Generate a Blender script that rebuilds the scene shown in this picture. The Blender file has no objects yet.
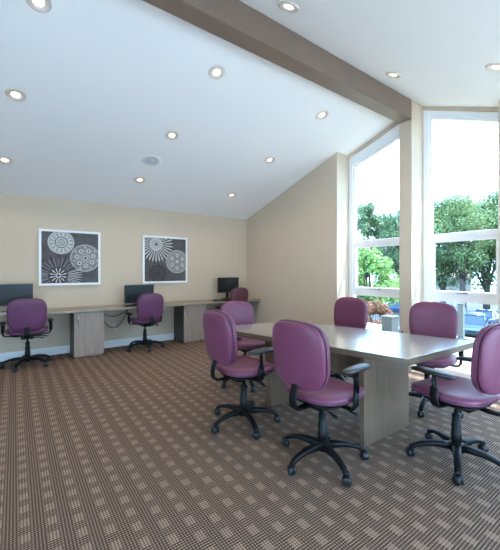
import bpy, bmesh, math, random
from mathutils import Vector, Matrix
random.seed(7)
PI = math.pi
S = bpy.context.scene
C = S.collection
R = math.radians

# ------------------------------------------------------------------ camera frame
F_PX = 328.0
CAM_Z = 1.34
YAW = math.atan2(0.583, 0.812)

def on_plane(px, py, z):
    """point of the horizontal plane at height z seen at a photo position"""
    d = (CAM_Z - z) * F_PX / (py - 271.0)
    return at_depth(px, d, z)

def at_depth(px, d, z):
    a = (px - 250.0) / F_PX
    return Vector(((0.812 * a + 0.583) * d, (-0.584 * a + 0.812) * d, z))

# ------------------------------------------------------------------ node helpers
def new_mat(name):
    m = bpy.data.materials.new(name)
    m.use_nodes = True
    nt = m.node_tree
    b = nt.nodes['Principled BSDF']
    return m, nt, b

def plain(name, col, rough=0.5, metal=0.0, spec=0.5, bump=0.0, bscale=80.0, vary=0.0, vscale=6.0, sheen=0.0):
    m, nt, b = new_mat(name)
    b.inputs['Base Color'].default_value = (*col, 1)
    b.inputs['Roughness'].default_value = rough
    b.inputs['Metallic'].default_value = metal
    b.inputs['Specular IOR Level'].default_value = spec
    if sheen:
        b.inputs['Sheen Weight'].default_value = sheen
        b.inputs['Sheen Roughness'].default_value = 0.4
    tc = nt.nodes.new('ShaderNodeTexCoord')
    if vary:
        n = nt.nodes.new('ShaderNodeTexNoise'); n.inputs['Scale'].default_value = vscale
        n.inputs['Detail'].default_value = 4
        nt.links.new(tc.outputs['Object'], n.inputs['Vector'])
        r = nt.nodes.new('ShaderNodeValToRGB')
        r.color_ramp.elements[0].position = 0.3; r.color_ramp.elements[1].position = 0.7
        r.color_ramp.elements[0].color = (*[c * (1 - vary) for c in col], 1)
        r.color_ramp.elements[1].color = (*[min(1, c * (1 + vary)) for c in col], 1)
        nt.links.new(n.outputs['Fac'], r.inputs['Fac'])
        nt.links.new(r.outputs['Color'], b.inputs['Base Color'])
    if bump:
        n2 = nt.nodes.new('ShaderNodeTexNoise'); n2.inputs['Scale'].default_value = bscale
        nt.links.new(tc.outputs['Object'], n2.inputs['Vector'])
        bp = nt.nodes.new('ShaderNodeBump'); bp.inputs['Strength'].default_value = bump
        bp.inputs['Distance'].default_value = 0.002
        nt.links.new(n2.outputs['Fac'], bp.inputs['Height'])
        nt.links.new(bp.outputs['Normal'], b.inputs['Normal'])
    return m

def emis(name, col, strength):
    m, nt, b = new_mat(name)
    b.inputs['Base Color'].default_value = (*col, 1)
    b.inputs['Emission Color'].default_value = (*col, 1)
    b.inputs['Emission Strength'].default_value = strength
    return m

def wood(name, c1, c2, scale=(1.2, 14, 14), rough=0.4, spec=0.5):
    m, nt, b = new_mat(name)
    tc = nt.nodes.new('ShaderNodeTexCoord')
    mp = nt.nodes.new('ShaderNodeMapping'); mp.inputs['Scale'].default_value = scale
    n = nt.nodes.new('ShaderNodeTexNoise'); n.inputs['Scale'].default_value = 3.0
    n.inputs['Detail'].default_value = 7; n.inputs['Roughness'].default_value = 0.65
    n.inputs['Distortion'].default_value = 0.4
    r = nt.nodes.new('ShaderNodeValToRGB')
    r.color_ramp.elements[0].position = 0.3; r.color_ramp.elements[0].color = (*c1, 1)
    r.color_ramp.elements[1].position = 0.7; r.color_ramp.elements[1].color = (*c2, 1)
    nt.links.new(tc.outputs['Object'], mp.inputs['Vector'])
    nt.links.new(mp.outputs['Vector'], n.inputs['Vector'])
    nt.links.new(n.outputs['Fac'], r.inputs['Fac'])
    nt.links.new(r.outputs['Color'], b.inputs['Base Color'])
    b.inputs['Roughness'].default_value = rough
    b.inputs['Specular IOR Level'].default_value = spec
    bp = nt.nodes.new('ShaderNodeBump'); bp.inputs['Strength'].default_value = 0.08
    bp.inputs['Distance'].default_value = 0.002
    nt.links.new(n.outputs['Fac'], bp.inputs['Height'])
    nt.links.new(bp.outputs['Normal'], b.inputs['Normal'])
    return m

def glass_mat(name, tint=(0.93, 0.97, 0.98)):
    m = bpy.data.materials.new(name); m.use_nodes = True
    nt = m.node_tree; nt.nodes.clear()
    o = nt.nodes.new('ShaderNodeOutputMaterial')
    t = nt.nodes.new('ShaderNodeBsdfTransparent'); t.inputs['Color'].default_value = (*tint, 1)
    g = nt.nodes.new('ShaderNodeBsdfGlossy'); g.inputs['Roughness'].default_value = 0.02
    f = nt.nodes.new('ShaderNodeFresnel'); f.inputs['IOR'].default_value = 1.35
    mx = nt.nodes.new('ShaderNodeMixShader')
    ge = nt.nodes.new('ShaderNodeNewGeometry')
    sb = nt.nodes.new('ShaderNodeMath'); sb.operation = 'SUBTRACT'; sb.inputs[0].default_value = 1.0
    mu = nt.nodes.new('ShaderNodeMath'); mu.operation = 'MULTIPLY'
    nt.links.new(ge.outputs['Backfacing'], sb.inputs[1]); nt.links.new(sb.outputs[0], mu.inputs[1]); nt.links.new(f.outputs[0], mu.inputs[0])
    nt.links.new(mu.outputs[0], mx.inputs[0]); nt.links.new(t.outputs[0], mx.inputs[1]); nt.links.new(g.outputs[0], mx.inputs[2])
    nt.links.new(mx.outputs[0], o.inputs['Surface'])
    return m

def carpet_mat():
    m, nt, b = new_mat('patterned_carpet')
    L = nt.links; N = nt.nodes
    tc = N.new('ShaderNodeTexCoord'); sp = N.new('ShaderNodeSeparateXYZ')
    L.new(tc.outputs['Object'], sp.inputs[0])
    def mth(op, a, bb=None, c=None):
        n = N.new('ShaderNodeMath'); n.operation = op
        for k, v in enumerate((a, bb, c)):
            if v is None: continue
            if isinstance(v, (int, float)): n.inputs[k].default_value = v
            else: L.new(v, n.inputs[k])
        return n.outputs[0]
    u = mth('ADD', mth('DIVIDE', sp.outputs[0], 0.060), 400 - 0.2)
    v = mth('ADD', mth('DIVIDE', sp.outputs[1], 0.062), 400 + 0.4)
    i = mth('FLOOR', u); j = mth('FLOOR', v)
    i4 = mth('MODULO', i, 4); j2 = mth('MODULO', j, 2)
    # tufted light blocks at (0,even) and (2,odd)
    a0 = mth('COMPARE', i4, 0, 0.1); a2 = mth('COMPARE', i4, 2, 0.1)
    b0 = mth('COMPARE', j2, 0, 0.1); b1 = mth('COMPARE', j2, 1, 0.1)
    light = mth('ADD', mth('MULTIPLY', a0, b0), mth('MULTIPLY', a2, b1))
    # direction of the ribs in the other blocks
    par = mth('MODULO', mth('ADD', i, 0), 2)
    su = mth('SINE', mth('MULTIPLY', u, 2 * PI * 4))
    sv = mth('SINE', mth('MULTIPLY', v, 2 * PI * 4))
    su_ = mth('GREATER_THAN', su, 0.1); sv_ = mth('GREATER_THAN', sv, 0.1)
    fu = mth('FRACT', u)
    inset = mth('MULTIPLY', mth('GREATER_THAN', fu, 0.11), mth('LESS_THAN', fu, 0.89))
    light = mth('MULTIPLY', light, inset)
    even = mth('MULTIPLY', mth('MULTIPLY', sv_, 0.70), mth('ADD', 0.40, mth('MULTIPLY', su_, 0.60)))
    odd = mth('MULTIPLY', mth('ADD', mth('MULTIPLY', su_, 0.30), mth('MULTIPLY', sv_, 0.34)), mth('ADD', 0.35, mth('MULTIPLY', mth('MULTIPLY', su_, sv_), 0.65)))
    dark = mth('ADD', mth('MULTIPLY', par, odd), mth('MULTIPLY', mth('SUBTRACT', 1, par), even))
    dots = mth('MULTIPLY', mth('ADD', su_, sv_), 0.5)
    lf = mth('ADD', 0.14, mth('MULTIPLY', mth('ADD', mth('MULTIPLY', su_, 0.6), mth('MULTIPLY', sv_, 0.4)), 0.60))
    fac = mth('ADD', mth('MULTIPLY', light, lf), mth('MULTIPLY', mth('SUBTRACT', 1, light), dark))
    ns = N.new('ShaderNodeTexNoise'); ns.inputs['Scale'].default_value = 260; ns.inputs['Detail'].default_value = 2
    L.new(tc.outputs['Object'], ns.inputs['Vector'])
    fac2 = mth('ADD', fac, mth('MULTIPLY', mth('SUBTRACT', ns.outputs['Fac'], 0.5), 0.5))
    r = N.new('ShaderNodeValToRGB')
    r.color_ramp.elements[0].position = 0.0; r.color_ramp.elements[0].color = (0.052, 0.029, 0.018, 1)
    r.color_ramp.elements[1].position = 1.0; r.color_ramp.elements[1].color = (0.55, 0.372, 0.262, 1)
    L.new(fac2, r.inputs['Fac']); L.new(r.outputs['Color'], b.inputs['Base Color'])
    b.inputs['Roughness'].default_value = 0.85
    b.inputs['Specular IOR Level'].default_value = 0.25
    bp = N.new('ShaderNodeBump'); bp.inputs['Strength'].default_value = 0.35; bp.inputs['Distance'].default_value = 0.003
    L.new(fac2, bp.inputs['Height']); L.new(bp.outputs['Normal'], b.inputs['Normal'])
    return m

M = {}
M['carpet'] = carpet_mat()
M['wall'] = plain('beige_wall_paint', (0.59, 0.485, 0.365), 0.85, spec=0.2, bump=0.15, bscale=220, vary=0.015)
M['ceiling'] = plain('white_ceiling_paint', (0.88, 0.875, 0.86), 0.9, spec=0.2, bump=0.1, bscale=180)
M['trim'] = plain('white_trim_paint', (0.80, 0.82, 0.85), 0.45)
M['vinyl'] = plain('white_vinyl_frame', (0.90, 0.91, 0.92), 0.35)
M['beam'] = plain('taupe_beam_paint', (0.200, 0.140, 0.105), 0.36, bump=0.1, bscale=60, vary=0.03)
M['tabletop'] = wood('grey_oak_laminate', (0.21, 0.185, 0.155), (0.29, 0.255, 0.215), (14, 1.0, 14), 0.24, 1.0)
_b = M['tabletop'].node_tree.nodes['Principled BSDF']; _b.inputs['Coat Weight'].default_value = 0.7; _b.inputs['Coat Roughness'].default_value = 0.16
M['edge'] = wood('grey_oak_edge_band', (0.12, 0.085, 0.055), (0.17, 0.125, 0.085), (2, 2, 14), 0.45)
M['leg'] = wood('taupe_oak_laminate', (0.125, 0.080, 0.050), (0.190, 0.133, 0.090), (10, 10, 0.8), 0.45)
M['desk'] = wood('grey_desk_laminate', (0.26, 0.205, 0.150), (0.34, 0.275, 0.21), (1.0, 12, 12), 0.35)
M['cab'] = wood('grey_cabinet_laminate', (0.25, 0.180, 0.138), (0.34, 0.258, 0.205), (10, 10, 0.9), 0.45)
M['cab_shade'] = wood('shaded_cabinet_side_laminate', (0.045, 0.037, 0.031), (0.065, 0.054, 0.046), (10, 10, 0.9), 0.45)  # cabinet laminate darkened: the shade on the sides is put into the colour
M['mauve'] = plain('mauve_upholstery', (0.158, 0.040, 0.082), 0.36, spec=0.4, bump=0.25, bscale=420, vary=0.06, vscale=14, sheen=0.05)
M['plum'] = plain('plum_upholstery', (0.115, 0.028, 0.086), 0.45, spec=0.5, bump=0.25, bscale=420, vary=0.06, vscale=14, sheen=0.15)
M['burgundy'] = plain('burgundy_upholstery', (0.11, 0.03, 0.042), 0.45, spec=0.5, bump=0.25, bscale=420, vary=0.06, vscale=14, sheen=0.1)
M['seam'] = plain('dark_mauve_piping', (0.12, 0.04, 0.08), 0.5)
M['black'] = plain('black_nylon', (0.005, 0.0055, 0.006), 0.42, spec=0.22, bump=0.1, bscale=300)
M['pad'] = plain('black_urethane_pad', (0.014, 0.015, 0.017), 0.40, spec=0.6)
M['rubber'] = plain('dark_caster_wheel', (0.010, 0.012, 0.014), 0.42)
M['steel'] = plain('brushed_steel', (0.62, 0.62, 0.62), 0.3, metal=1.0)
M['plastic_black'] = plain('black_plastic', (0.015, 0.017, 0.019), 0.35)
M['screen'] = plain('switched_off_screen', (0.016, 0.022, 0.025), 0.35, spec=0.3)
M['keys'] = plain('dark_keys', (0.03, 0.03, 0.032), 0.55)
M['keys_light'] = plain('pale_grey_keys', (0.45, 0.45, 0.45), 0.5)
M['frame_white'] = plain('white_picture_frame', (0.82, 0.83, 0.84), 0.4)
M['canvas'] = plain('charcoal_print', (0.085, 0.078, 0.08), 0.7, vary=0.25, vscale=9)
M['motif'] = plain('silver_ink', (0.50, 0.50, 0.48), 0.7, vary=0.12, vscale=30)
M['motif_mid'] = plain('grey_ink', (0.24, 0.235, 0.235), 0.7, vary=0.2, vscale=40)
M['motif_dark'] = plain('plum_black_ink', (0.045, 0.033, 0.042), 0.7, vary=0.2, vscale=30)
M['lamp_trim'] = plain('white_lamp_trim', (0.66, 0.60, 0.54), 0.35)
M['lamp'] = emis('warm_lamp_glow', (1.0, 0.82, 0.58), 1.7)
M['glass'] = glass_mat('window_glass')
M['cord'] = plain('black_cord', (0.02, 0.02, 0.022), 0.5)
M['outlet'] = plain('ivory_outlet', (0.65, 0.60, 0.50), 0.4)
M['concrete'] = plain('tan_concrete', (0.34, 0.28, 0.20), 0.9, vary=0.12, vscale=1.5, bump=0.3, bscale=30)
M['bounce_paving'] = plain('pale_bounce_paving', (0.80, 0.80, 0.79), 0.9, vary=0.08, vscale=1.0)  # kept very pale so the unseen ground reflects light indoors
M['curb'] = plain('pale_curb', (0.34, 0.32, 0.28), 0.85, vary=0.1)
M['asphalt'] = plain('grey_asphalt', (0.055, 0.06, 0.065), 0.9, vary=0.15, vscale=0.7)
M['lawn'] = plain('dry_grass', (0.10, 0.11, 0.045), 0.95, vary=0.3, vscale=2)
M['bark'] = plain('brown_bark', (0.07, 0.055, 0.045), 0.9, vary=0.3, vscale=6)
M['leaf_a'] = plain('blue_green_leaves', (0.14, 0.22, 0.10), 0.6, vary=0.35, vscale=0.9)
M['leaf_b'] = plain('mid_green_leaves', (0.17, 0.24, 0.09), 0.6, vary=0.35, vscale=0.9)
M['leaf_c'] = plain('bright_green_leaves', (0.20, 0.33, 0.09), 0.6, vary=0.3, vscale=0.9)
M['leaf_d'] = plain('rusty_pink_leaves', (0.22, 0.10, 0.05), 0.6, vary=0.3, vscale=0.9)
M['stucco'] = plain('pale_stucco', (0.27, 0.24, 0.21), 0.9, vary=0.05)
M['roof'] = plain('pinkish_roof_tiles', (0.20, 0.13, 0.11), 0.85, vary=0.15, vscale=4)
M['tyre'] = plain('tyre_rubber', (0.015, 0.015, 0.017), 0.8)
M['rim'] = plain('silver_rim', (0.35, 0.36, 0.38), 0.3, metal=0.8)
M['carglass'] = plain('tinted_car_glass', (0.02, 0.035, 0.05), 0.08, spec=0.6)
M['lampglass'] = plain('clear_lamp_lens', (0.4, 0.42, 0.45), 0.15)
for n, c in (('car_silver_blue', (0.05, 0.08, 0.11)), ('car_blue', (0.012, 0.04, 0.13)), ('car_white', (0.16, 0.165, 0.165)),
             ('car_dark', (0.025, 0.03, 0.035)), ('car_red', (0.20, 0.03, 0.03)), ('car_tan', (0.18, 0.15, 0.11))):
    M[n] = plain(n + '_paint', c, 0.22, spec=0.6)
M['post'] = plain('pale_grey_post_paint', (0.10, 0.11, 0.10), 0.7, vary=0.06, vscale=20)
M['box_grey'] = plain('grey_utility_paint', (0.05, 0.053, 0.05), 0.6)

for k in 'abcd':
    nt_ = M['leaf_' + k].node_tree; pb_ = nt_.nodes['Principled BSDF']; out_ = nt_.nodes['Material Output']
    tr_ = nt_.nodes.new('ShaderNodeBsdfTranslucent'); mx_ = nt_.nodes.new('ShaderNodeMixShader'); mx_.inputs[0].default_value = 0.4
    src_ = pb_.inputs['Base Color'].links[0].from_socket
    nt_.links.new(src_, tr_.inputs['Color']); nt_.links.new(pb_.outputs[0], mx_.inputs[1]); nt_.links.new(tr_.outputs[0], mx_.inputs[2])
    nt_.links.new(mx_.outputs[0], out_.inputs['Surface'])

# ------------------------------------------------------------------ object helpers
def obj(name, bm, mat, parent=None, smooth=False, bevel=0.0, seg=2, loc=None):
    me = bpy.data.meshes.new(name)
    bmesh.ops.recalc_face_normals(bm, faces=bm.faces)
    bm.to_mesh(me); bm.free()
    o = bpy.data.objects.new(name, me)
    mats = mat if isinstance(mat, (list, tuple)) else [mat]
    for x in mats: me.materials.append(x)
    if smooth:
        for p in me.polygons: p.use_smooth = True
    if bevel:
        md = o.modifiers.new('bevel', 'BEVEL'); md.width = bevel; md.segments = seg; md.limit_method = 'ANGLE'
        md.angle_limit = R(35)
        for p in me.polygons: p.use_smooth = True
        wn = o.modifiers.new('wn', 'WEIGHTED_NORMAL'); wn.keep_sharp = True
    C.objects.link(o)
    if parent is not None: o.parent = parent
    if loc is not None: o.location = loc
    return o

def empty(name, loc=(0, 0, 0), rz=0.0):
    o = bpy.data.objects.new(name, None); o.empty_display_size = 0.1
    o.location = loc; o.rotation_euler = (0, 0, rz)
    C.objects.link(o)
    return o

def tag(o, label=None, cat=None, group=None, kind=None):
    if label: o['label'] = label
    if cat: o['category'] = cat
    if group: o['group'] = group
    if kind: o['kind'] = kind
    return o

def copy_tree(o, parent=None):
    c = o.copy(); C.objects.link(c)
    c.parent = parent
    for ch in list(o.children): copy_tree(ch, c)
    return c

def BM(): return bmesh.new()

def box(bm, x0, x1, y0, y1, z0, z1, mi=0):
    vs = [bm.verts.new(p) for p in ((x0, y0, z0), (x1, y0, z0), (x1, y1, z0), (x0, y1, z0), (x0, y0, z1), (x1, y0, z1), (x1, y1, z1), (x0, y1, z1))]
    for f in ((0, 3, 2, 1), (4, 5, 6, 7), (0, 1, 5, 4), (1, 2, 6, 5), (2, 3, 7, 6), (3, 0, 4, 7)):
        fc = bm.faces.new([vs[k] for k in f]); fc.material_index = mi
    return bm

def prism(bm, pts, x0, x1, axis='X', mi=0):
    """polygon extruded along an axis; pts are (y,z) for X, (x,z) for Y, (x,y) for Z"""
    def P(a, b, t):
        return {'X': (t, a, b), 'Y': (a, t, b), 'Z': (a, b, t)}[axis]
    A = [bm.verts.new(P(a, b, x0)) for a, b in pts]
    B = [bm.verts.new(P(a, b, x1)) for a, b in pts]
    f = bm.faces.new(A); f.material_index = mi
    f = bm.faces.new(B[::-1]); f.material_index = mi
    n = len(pts)
    for k in range(n):
        f = bm.faces.new((A[k], B[k], B[(k + 1) % n], A[(k + 1) % n])); f.material_index = mi
    return bm

def tube(bm, path, rad, n=12, cap=True, flat=None):
    """round tube along points; rad a number or a list; flat=(w,h) gives a rectangular-rounded section"""
    P = [Vector(p) for p in path]
    rings = []
    up0 = None
    for k, p in enumerate(P):
        t = (P[min(k + 1, len(P) - 1)] - P[max(k - 1, 0)]).normalized()
        if up0 is None:
            up0 = Vector((0, 0, 1)) if abs(t.z) < 0.9 else Vector((1, 0, 0))
        s = t.cross(up0)
        if s.length < 1e-4: s = Vector((0, 1, 0))
        s.normalize(); u = s.cross(t).normalized(); up0 = u
        r = rad[k] if isinstance(rad, (list, tuple)) else rad
        ring = []
        for a in range(n):
            th = 2 * PI * a / n
            if flat:
                w, h = flat[k] if isinstance(flat, list) else flat
                cs, sn = math.cos(th), math.sin(th)
                e = 0.55
                o = s * (w / 2 * math.copysign(abs(cs) ** e, cs)) + u * (h / 2 * math.copysign(abs(sn) ** e, sn))
            else:
                o = s * (r * math.cos(th)) + u * (r * math.sin(th))
            ring.append(bm.verts.new(p + o))
        rings.append(ring)
    for k in range(len(rings) - 1):
        for a in range(n):
            bm.faces.new((rings[k][a], rings[k][(a + 1) % n], rings[k + 1][(a + 1) % n], rings[k + 1][a]))
    if cap:
        bm.faces.new(rings[0][::-1]); bm.faces.new(rings[-1])
    return bm

def lathe(bm, prof, n=24, c=(0, 0, 0), M4=None):
    """profile of (r,z) turned about z"""
    rings = []
    M4 = M4 or Matrix.Identity(4)
    for r, z in prof:
        if r < 1e-6:
            rings.append([bm.verts.new(M4 @ Vector((c[0], c[1], c[2] + z)))])
        else:
            rings.append([bm.verts.new(M4 @ Vector((c[0] + r * math.cos(2 * PI * a / n), c[1] + r * math.sin(2 * PI * a / n), c[2] + z))) for a in range(n)])
    for k in range(len(rings) - 1):
        A, B = rings[k], rings[k + 1]
        for a in range(n):
            b = (a + 1) % n
            if len(A) == 1 and len(B) > 1: bm.faces.new((A[0], B[a], B[b]))
            elif len(B) == 1 and len(A) > 1: bm.faces.new((A[a], A[b], B[0]))
            elif len(A) > 1: bm.faces.new((A[a], A[b], B[b], B[a]))
    return bm

def sgnpow(v, e): return math.copysign(abs(v) ** e, v)

def cushion(bm, w, h, T, n=3.2, place=None, taper=0.0, bend=0.0, zs=0.0, ze=1.0, nu=44, rings=12, edge=0.42):
    """pillow with a superellipse outline w x h and thickness T*(part from zs to ze); local a (width), b (height), c (thickness)"""
    R_ = []
    for k in range(rings + 1):
        ph = PI * k / rings
        s = max(0.0, math.sin(ph)) ** edge
        cz = sgnpow(math.cos(ph), 0.75) * T / 2
        if k in (0, rings): s = 0
        ring = []
        cnt = 1 if s == 0 else nu
        for a in range(cnt):
            th = 2 * PI * a / nu
            x = sgnpow(math.cos(th), 2 / n) * w / 2 * s
            y = sgnpow(math.sin(th), 2 / n) * h / 2 * s
            x *= 1 + taper * y / (h / 2)
            c = cz + bend * (x / (w / 2)) ** 2
            ring.append(bm.verts.new(place(x, y, c)))
        R_.append(ring)
    for k in range(rings):
        A, B = R_[k], R_[k + 1]
        for a in range(nu):
            b = (a + 1) % nu
            if len(A) == 1: bm.faces.new((A[0], B[a], B[b]))
            elif len(B) == 1: bm.faces.new((A[a], A[b], B[0]))
            else: bm.faces.new((A[a], A[b], B[b], B[a]))
    return bm

def outline(w, h, n, place, taper=0.0, bend=0.0, off=0.0, nu=44):
    pts = []
    for a in range(nu + 1):
        th = 2 * PI * a / nu
        x = sgnpow(math.cos(th), 2 / n) * w / 2; y = sgnpow(math.sin(th), 2 / n) * h / 2
        x *= 1 + taper * y / (h / 2)
        pts.append(place(x, y, off + bend * (x / (w / 2)) ** 2))
    return pts

# ------------------------------------------------------------------ room shell
XR, XW, XO = 4.27, 4.58, 4.74      # inner face of the window wall, glazing line, outer face
YB = 6.09                          # back wall
YF = -1.0                          # front wall behind the camera
XL = -3.2
def zl(y): return 4.342 - 0.302 * y
def zr(y): return 2.648 + 0.42 * y
YRDG = (4.342 - 2.648) / 0.722
def ztop(y): return zl(y) if y > YRDG else zr(y)

def struct(name, bm, mat, parent=None, **k):
    o = obj(name, bm, mat, parent, **k)
    if parent is None: o['kind'] = 'structure'
    return o

bm = BM(); box(bm, XL - 0.2, XO, YF - 0.2, YB + 0.2, -0.12, 0.0)
struct('floor', bm, M['carpet'])
bm = BM()
yo = YB + 0.35; yi = YF - 0.35
prism(bm, [(yi, zr(yi)), (YRDG, zl(YRDG)), (yo, zl(yo)), (yo, zl(yo) + 0.16), (YRDG, zl(YRDG) + 0.16), (yi, zr(yi) + 0.16)], XL - 0.25, 4.80)
struct('ceiling', bm, M['ceiling'])
bm = BM(); box(bm, XL - 0.15, XO, YB, YB + 0.15, -0.1, zl(YB + 0.0))
struct('wall_back', bm, M['wall'])
e = 0.0
bm = BM()
prism(bm, [(2.4, -0.1), (YB, -0.1), (YB, zl(YB)), (2.4, zl(2.4))], XL - 0.15, XL)
prism(bm, [(YF - .15, -0.1), (-0.4, -0.1), (-0.4, zr(-0.4)), (YF - .15, zr(YF - .15))], XL - 0.15, XL)
prism(bm, [(-0.4, 2.4), (2.4, 2.4), (2.4, zl(2.4)), (YRDG, zl(YRDG)), (-0.4, zr(-0.4))], XL - 0.15, XL)
box(bm, XL - .15, XL, -0.4, 2.4, -0.1, 0.06)
struct('wall_left', bm, M['wall'])
# window wall: solid bay beside the back wall, then piers
Y1 = 3.516; CY0, CY1 = 2.28, 2.45; PY0, PY1 = 1.15, 1.32; Y3 = 0.1
bm = BM()
prism(bm, [(Y1, -0.1), (YB, -0.1), (YB, zl(YB)), (Y1, zl(Y1))], XR, XO)
w = struct('wall_right', bm, M['wall'])
bm = BM()
prism(bm, [(CY0, -0.1), (CY1, -0.1), (CY1, zl(CY1)), (YRDG, zl(YRDG)), (CY0, zr(CY0))], XR, XO)
struct('wall_right_column', bm, M['wall'])
bm = BM()
prism(bm, [(PY0, -0.1), (PY1, -0.1), (PY1, zr(PY1)), (PY0, zr(PY0))], XR, XO)
struct('wall_right_pier', bm, M['wall'])
bm = BM()
prism(bm, [(YF, -0.1), (Y3, -0.1), (Y3, zr(Y3)), (YF, zr(YF))], XR, XO)
struct('wall_right_end', bm, M['wall'])
# thin head strips over each opening
bm = BM()
for (ya, yb) in ((CY1, Y1), (PY1, CY0), (Y3, PY0)):
    prism(bm, [(ya, ztop(ya) - 0.05), (yb, ztop(yb) - 0.05), (yb, ztop(yb)), (ya, ztop(ya))], XW - 0.02, XO)
struct('wall_right_header', bm, M['wall'])
# front wall behind the camera with three big openings
zf = zr(YF)
bm = BM()
box(bm, XL, XO, YF - 0.15, YF, -0.1, 0.06)
prism(bm, [(YF - .15, 2.05), (YF, 2.05), (YF, zr(YF)), (YF - .15, zr(YF - .15))], XL, XO)
fo = [(-0.5, 1.7), (1.9, 4.0)]
xs = [XL, -0.5, 1.7, 1.9, 4.0, XO]
for k in range(0, 6, 2):
    box(bm, xs[k], xs[k + 1], YF - 0.15, YF, 0.06, 2.05)
struct('wall_front', bm, M['wall'])
for k, (a, b) in enumerate(fo):
    bm = BM()
    for (x0, x1, z0, z1) in ((a, a + .05, .06, 2.05), (b - .05, b, .06, 2.05), (a + .05, b - .05, .06, .11), (a + .05, b - .05, 2.0, 2.05), ((a + b) / 2 - .025, (a + b) / 2 + .025, .11, 2.0)):
        box(bm, x0, x1, YF - .11, YF - .05, z0, z1)
    fr = struct('window_%d' % (k + 4), bm, M['vinyl'], bevel=0.004)
    bm = BM(); box(bm, a + .04, b - .04, YF - .084, YF - .078, .10, 2.01)
    obj('pane', bm, M['glass'], fr)

bm = BM()
for (y0, y1, z0, z1) in ((-.4, -.35, .06, 2.4), (2.35, 2.4, .06, 2.4), (-.35, 2.35, .06, .11), (-.35, 2.35, 2.35, 2.4), (.97, 1.03, .11, 2.35)):
    box(bm, XL - .11, XL - .05, y0, y1, z0, z1)
fr = struct('window_7', bm, M['vinyl'], bevel=0.004)  # unseen window, added to bring more daylight to ceiling and frames
bm = BM(); box(bm, XL - .084, XL - .078, -.36, 2.36, .10, 2.36)
obj('pane', bm, M['glass'], fr)
# baseboards
bm = BM(); box(bm, XL, XR, YB - 0.016, YB, 0.0, 0.125)
struct('baseboard_back', bm, M['trim'], bevel=0.004)
bm = BM(); box(bm, XR - 0.016, XR, Y1, YB - 0.016, 0.0, 0.125)
struct('baseboard_right', bm, M['trim'], bevel=0.004)
bm = BM(); box(bm, XL, XL + 0.016, 2.4, YB - 0.016, 0.0, 0.125)
struct('baseboard_left', bm, M['trim'], bevel=0.004)

# ridge beam
bm = BM()
bz = 3.352
prism(bm, [(2.28, bz), (2.45, bz), (2.45, zl(2.45)), (YRDG, zl(YRDG)), (2.28, zr(2.28))], XL, XR)
b_ = struct('trim_1', bm, M['beam'], bevel=0.003)
b_['label'] = 'taupe ridge beam running under the peak of the ceiling'

# windows in the gable wall
def window(idx, ya, yb, h=0.07):
    za, zb = ztop(ya) - 0.05, ztop(yb) - 0.05
    xa, xb = XW - 0.005, XW + 0.10
    fw = 0.075
    zlow = 0.0
    bm = BM()
    # outer frame: sides, sill, sloped head
    prism(bm, [(ya, zlow), (ya + fw, zlow), (ya + fw, ztop(ya + fw) - .05), (ya, za)], xa, xb)
    prism(bm, [(yb - fw, zlow), (yb, zlow), (yb, zb), (yb - fw, ztop(yb - fw) - .05)], xa, xb)
    box(bm, xa, xb, ya + fw, yb - fw, zlow, zlow + 0.07)
    ma, mb = ya + fw, yb - fw
    prism(bm, [(ma, ztop(ma) - .05 - h), (mb, ztop(mb) - .05 - h), (mb, ztop(mb) - .05), (ma, ztop(ma) - .05)], xa, xb)
    fr = struct('window_%d' % idx, bm, M['vinyl'], bevel=0.006)
    # transom and rail
    bm = BM(); box(bm, xa + .01, xb - .01, ma, mb, 1.755, 1.835); box(bm, xa + .022, xb - .02, ma, mb, .94, 1.03)
    obj('transom', bm, M['vinyl'], fr, bevel=0.006)
    # opening sash between rail and transom
    s = 0.05
    bm = BM(); xs0, xs1 = xa + .018, xb - .03
    for (p, q, r, t) in ((ma, mb, 1.03, 1.03 + s), (ma, mb, 1.755 - s * .7, 1.755), (ma, ma + s, 1.03 + s, 1.755 - s * .7), (mb - s, mb, 1.03 + s, 1.755 - s * .7)):
        box(bm, xs0, xs1, p, q, r, t)
    sash = obj('sash', bm, M['vinyl'], fr, bevel=0.004)
    mid = (ya + yb) / 2
    bm = BM(); box(bm, xs0 - .012, xs0, mid - .06, mid + .06, 1.052, 1.068)
    tube(bm, [(xs0 - .014, mid - .01, 1.062), (xs0 - .03, mid + .01, 1.064), (xs0 - .033, mid + .05, 1.064)], .006, 8)
    obj('handle', bm, M['steel'], sash)
    # upper fixed bead
    bm = BM(); s2 = 0.03
    za_, zb_ = ztop(ma) - .05 - h, ztop(mb) - .05 - h
    prism(bm, [(ma, 1.835), (ma + s2, 1.835), (ma + s2, ztop(ma + s2) - .05 - h), (ma, za_)], xa + .02, xb - .03)
    prism(bm, [(mb - s2, 1.835), (mb, 1.835), (mb, zb_), (mb - s2, ztop(mb - s2) - .05 - h)], xa + .02, xb - .03)
    prism(bm, [(ma + s2, ztop(ma + s2) - .05 - h - s2 * 1.2), (mb - s2, ztop(mb - s2) - .05 - h - s2 * 1.2), (mb - s2, ztop(mb - s2) - .05 - h), (ma + s2, ztop(ma + s2) - .05 - h)], xa + .02, xb - .03)
    obj('glazing_bead', bm, M['vinyl'], fr, bevel=0.003)
    xg = XW + 0.04
    bm = BM()
    prism(bm, [(ma, 1.83), (mb, 1.83), (mb, zb_), (ma, za_)], xg, xg + .006)
    obj('pane', bm, M['glass'], fr)
    bm = BM(); box(bm, xg, xg + .006, ma + s, mb - s, 1.03 + s, 1.755 - s * .7)
    obj('pane', bm, M['glass'], fr)
    bm = BM(); box(bm, xg, xg + .006, ma, mb, zlow + .07, .94)
    obj('pane', bm, M['glass'], fr)
    return fr
window(1, CY1, Y1, 0.16)
window(2, PY1, CY0)
window(3, Y3, PY0)

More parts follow.
